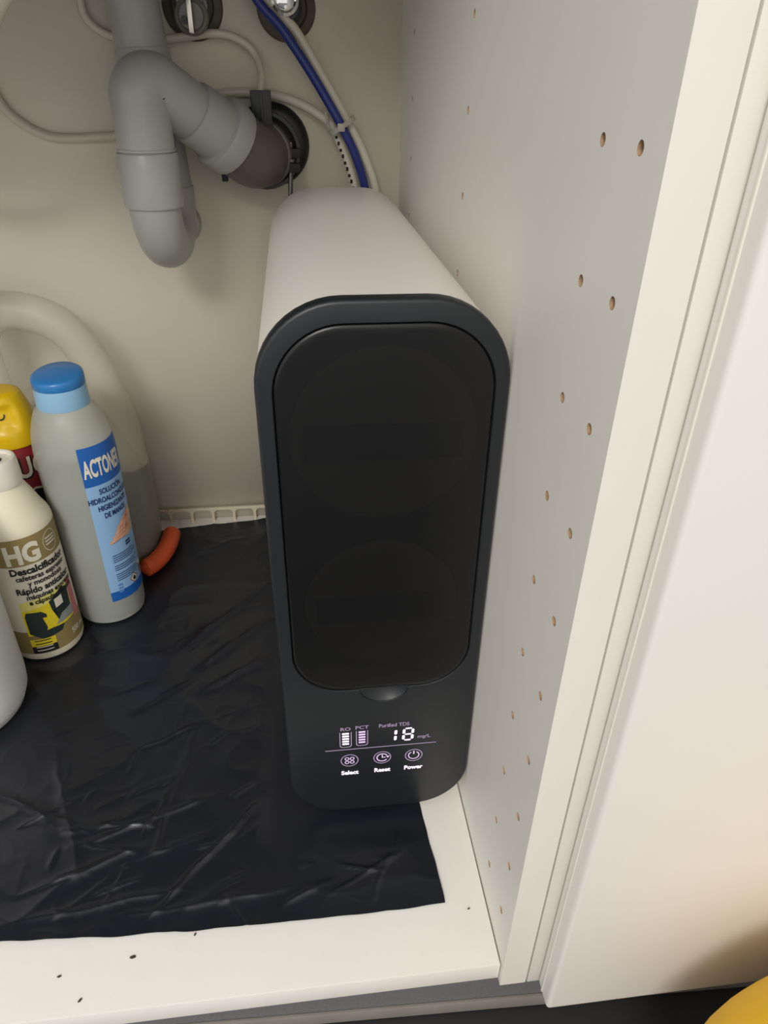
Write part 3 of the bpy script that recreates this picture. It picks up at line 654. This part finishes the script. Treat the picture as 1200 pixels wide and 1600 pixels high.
for k in range(3): al('small_mark', rect_bm(-0.018, -0.013, 0.0345-0.0040*k, 0.0368-0.0040*k), mat('faint_blue', srgb(96, 140, 196), 0.5), 0.0008)

# ------------------------------------------------------------------ insecticide can
cx_, cy_ = -0.4015, 0.4370
cn = thing('aerosol_can', 'red aerosol can with moulded yellow spray cap behind the bottles', 'spray can', (cx_, cy_, 0.0015))
from_bm('can', lathe([(0.0245, 0.001), (0.0262, 0.0), (0.0268, 0.003), (0.0262, 0.005), (0.0262, 0.196), (0.0255, 0.199), (0.023, 0.202), (0.010, 0.203)], 48), RED, cn)
CAPP = [(0.0276, 0.1965), (0.0280, 0.198), (0.0279, 0.203), (0.0268, 0.214), (0.0245, 0.228), (0.0215, 0.239), (0.0185, 0.2455), (0.0145, 0.2480), (0.006, 0.2485)]
CA = math.radians(-70)
def capxyz(a, r_, z, off=0.0):
    da = (a-CA+math.pi) % (2*math.pi)-math.pi; dent = 0.0055*math.exp(-(da/0.42)**4-((z-0.226)/0.0115)**4) if z < 0.2445 else 0
    return ((r_-dent+off)*math.cos(a), (r_-dent+off)*math.sin(a), z)
cpr = [(0.0255, 0.1965)]
for (ra, za), (rb, zb) in zip(CAPP, CAPP[1:]):
    for k in range(5): cpr.append((ra+(rb-ra)*k/5, za+(zb-za)*k/5))
cpr.append(CAPP[-1])
from_bm('spray_cap', loft([[capxyz(2*math.pi*i/96, r_, z) for i in range(96)] for r_, z in cpr]), YCAP, cn)
def fcap(u, v, off):
    z = 0.226+v
    for (ra, za), (rb, zb) in zip(CAPP, CAPP[1:]):
        if za <= z <= zb: break
    return capxyz(CA+u/0.026, ra+(rb-ra)*(z-za)/(zb-za), z, off)
mapped('nozzle_mark', ring_bm(0, 0, 0.0040, 0.0054, 180, 360), fcap, INK, cn, 0.0009, -0.004, 0.004, 0, 0.0015, 0.0015)
fc = on_cyl(0, 0, 0.0262, math.radians(-48))
mapped('black_band', poly_bm([(-0.040, 0.110), (0.040, 0.118), (0.040, 0.138), (0.0, 0.150), (-0.040, 0.134)]), fc, BLK, cn, 0.0003, step=0.002)
mapped('white_stripe', poly_bm([(-0.040, 0.1340), (0.0, 0.1500), (0.040, 0.1380), (0.040, 0.1400), (0.0, 0.1522), (-0.040, 0.1362)]), fc, PAPER, cn, 0.0005, step=0.002)
mapped('lettering_shadow', text_bm('CUCAL', 0.0300, 0.0016, 'LEFT', sx=0.72), fc, BLK, cn, 0.0006, -0.0272, 0.1640, 0, 0.002)
mapped('lettering', text_bm('CUCAL', 0.0300, 0.0007, 'LEFT', sx=0.72), fc, PAPER, cn, 0.0010, -0.0282, 0.1650, 0, 0.002)

# ------------------------------------------------------------------ large white bottle at the left
wb = thing('white_bottle', 'large plain white plastic bottle standing beside the descaler bottle', 'bottle', (-0.4470, 0.2720, 0.0015))
from_bm('body', lathe([(0.045, 0.001), (0.052, 0.0), (0.0580, 0.004), (0.0618, 0.014), (0.0630, 0.028), (0.0630, 0.165), (0.0600, 0.182), (0.050, 0.200), (0.034, 0.214), (0.022, 0.221), (0.020, 0.232)], 64), WHITEP, wb)
from_bm('cap', lathe([(0.021, 0.229), (0.0235, 0.229), (0.0235, 0.252), (0.022, 0.2545), (0.010, 0.255)], 36), WHITEP, wb)

# ------------------------------------------------------------------ translucent jug
jx, jy = -0.381, 0.5245
jg = thing('plastic_jug', 'large translucent jug with looped handle and dark liquid at back', 'jug', (jx, jy, 0.0015))
def sup(ax, ay, z, cx=0.0, cy=0.0, e=3.2, n=56):
    out = []
    for i in range(n):
        a = 2*math.pi*i/n; c, s = math.cos(a), math.sin(a)
        out.append((cx+ax*math.copysign(abs(c)**(2/e), c), cy+ay*math.copysign(abs(s)**(2/e), s), z))
    return out
jl = [(0.068, 0.046, 0.0), (0.076, 0.052, 0.002), (0.0810, 0.0565, 0.010), (0.0820, 0.0575, 0.030), (0.0815, 0.0575, 0.110), (0.0780, 0.0560, 0.135), (0.0710, 0.0530, 0.160), (0.0620, 0.0480, 0.182), (0.050, 0.040, 0.198), (0.034, 0.028, 0.206), (0.016, 0.014, 0.209)]
from_bm('body', loft([sup(a, b_, z) for a, b_, z in jl]), JUGM, jg, angle=60)
from_bm('liquid', loft([sup(a-0.002, b_-0.002, z) for a, b_, z in [(0.070, 0.048, 0.003), (0.080, 0.0565, 0.012), (0.081, 0.0565, 0.03), (0.0806, 0.0565, 0.100)]]), JLIQ, jg)
hpth = catmull([(0.058, 0, 0.120), (0.060, 0, 0.165), (0.0550, 0, 0.205), (0.0440, 0, 0.245), (0.0220, 0, 0.281), (-0.012, 0, 0.297), (-0.042, 0, 0.294), (-0.064, 0, 0.270)], 8)
nh = len(hpth)
from_bm('neck', lathe([(0.030, 0.150), (0.0265, 0.185), (0.0225, 0.22), (0.0205, 0.26), (0.020, 0.312)], 32, c=(-0.066, 0, 0)), JUGM, jg)
from_bm('screw_cap', lathe([(0.0205, 0.306), (0.0228, 0.306), (0.0228, 0.324), (0.0215, 0.3265), (0.010, 0.327)], 32, c=(-0.066, 0, 0)), WHITEP, jg)
from_bm('handle', sweep(hpth, lambda i: 0.0185+0.007*max(0, 1-i/16), 28), JUGM, jg)

# ------------------------------------------------------------------ orange piece on the floor
path = catmull([(-0.2875, 0.540, 0.0125), (-0.2870, 0.528, 0.0125), (-0.2880, 0.510, 0.0125), (-0.2925, 0.488, 0.0125), (-0.3020, 0.4690, 0.0125), (-0.312, 0.4600, 0.0125)], 8); m_ = len(path)
o = from_bm('orange_grip', sweep(path, lambda i: 0.0108*min(1, math.sqrt(max(0.02, min(i, m_-1-i)/4.0))), 24), ORA)
tag(o, 'rounded orange plastic grip lying on the sheet beside the jug', 'plastic grip')

# ------------------------------------------------------------------ yellow bag in front of the neighbouring door
bm = bmesh.new(); bmesh.ops.create_icosphere(bm, subdivisions=5, radius=1)
for v in bm.verts:
    c = v.co.copy(); e = 2.6
    n_ = (abs(c.x)**e+abs(c.y)**e+abs(c.z)**e)**(1/e); c = c/n_
    k = 1+0.05*noise.noise(c*1.6+Vector((3, 1, 2)))
    cr = math.exp(-((c.z-0.45-0.35*c.x)/0.06)**2)*0.025
    v.co = Vector((c.x*0.125*(k-cr)*(1-0.10*max(0, c.z)), c.y*0.072*(k-cr), 0.115+c.z*0.115*(k-cr)))
    if v.co.z < 0.004: v.co.z = 0.0
yb_ = from_bm('yellow_bag', bm, YEL, angle=60); yb_.location = (0.196, -0.117, -0.10)
tag(yb_, 'bright yellow soft bag standing on the floor before the closed door', 'bag')

# ------------------------------------------------------------------ crumbs on the cabinet floor
for x, y, s, a, lb in ((-0.293, 0.025, 0.0016, 0.2, 'small dark oval crumb on bare cabinet floor between two larger crumbs'), (-0.276, 0.009, 0.0018, 0.9, 'dark crumb on the cabinet floor close to its front edge'), (-0.247, 0.032, 0.0024, 0.1, 'longest flat brown crumb lying on the bare cabinet floor'),
                       (-0.207, 0.0425, 0.0014, 1.2, 'dark crumb touching the front edge of the black sheet'), (-0.014, 0.039, 0.0012, 0.4, 'tiny dark crumb on the cabinet floor beside the drilled side panel')):
    b = bmesh.new(); bmesh.ops.create_icosphere(b, subdivisions=1, radius=1)
    for v in b.verts: v.co = Vector((v.co.x*s*(1+0.3*noise.noise(v.co*3)), v.co.y*s*0.5, 0.0005+v.co.z*0.0006))
    c = from_bm('crumb', b, FLAKE); c.location = (x, y, 0); c.rotation_euler = (0, 0, a)
    tag(c, lb, 'crumb', 'crumbs on the cabinet floor')
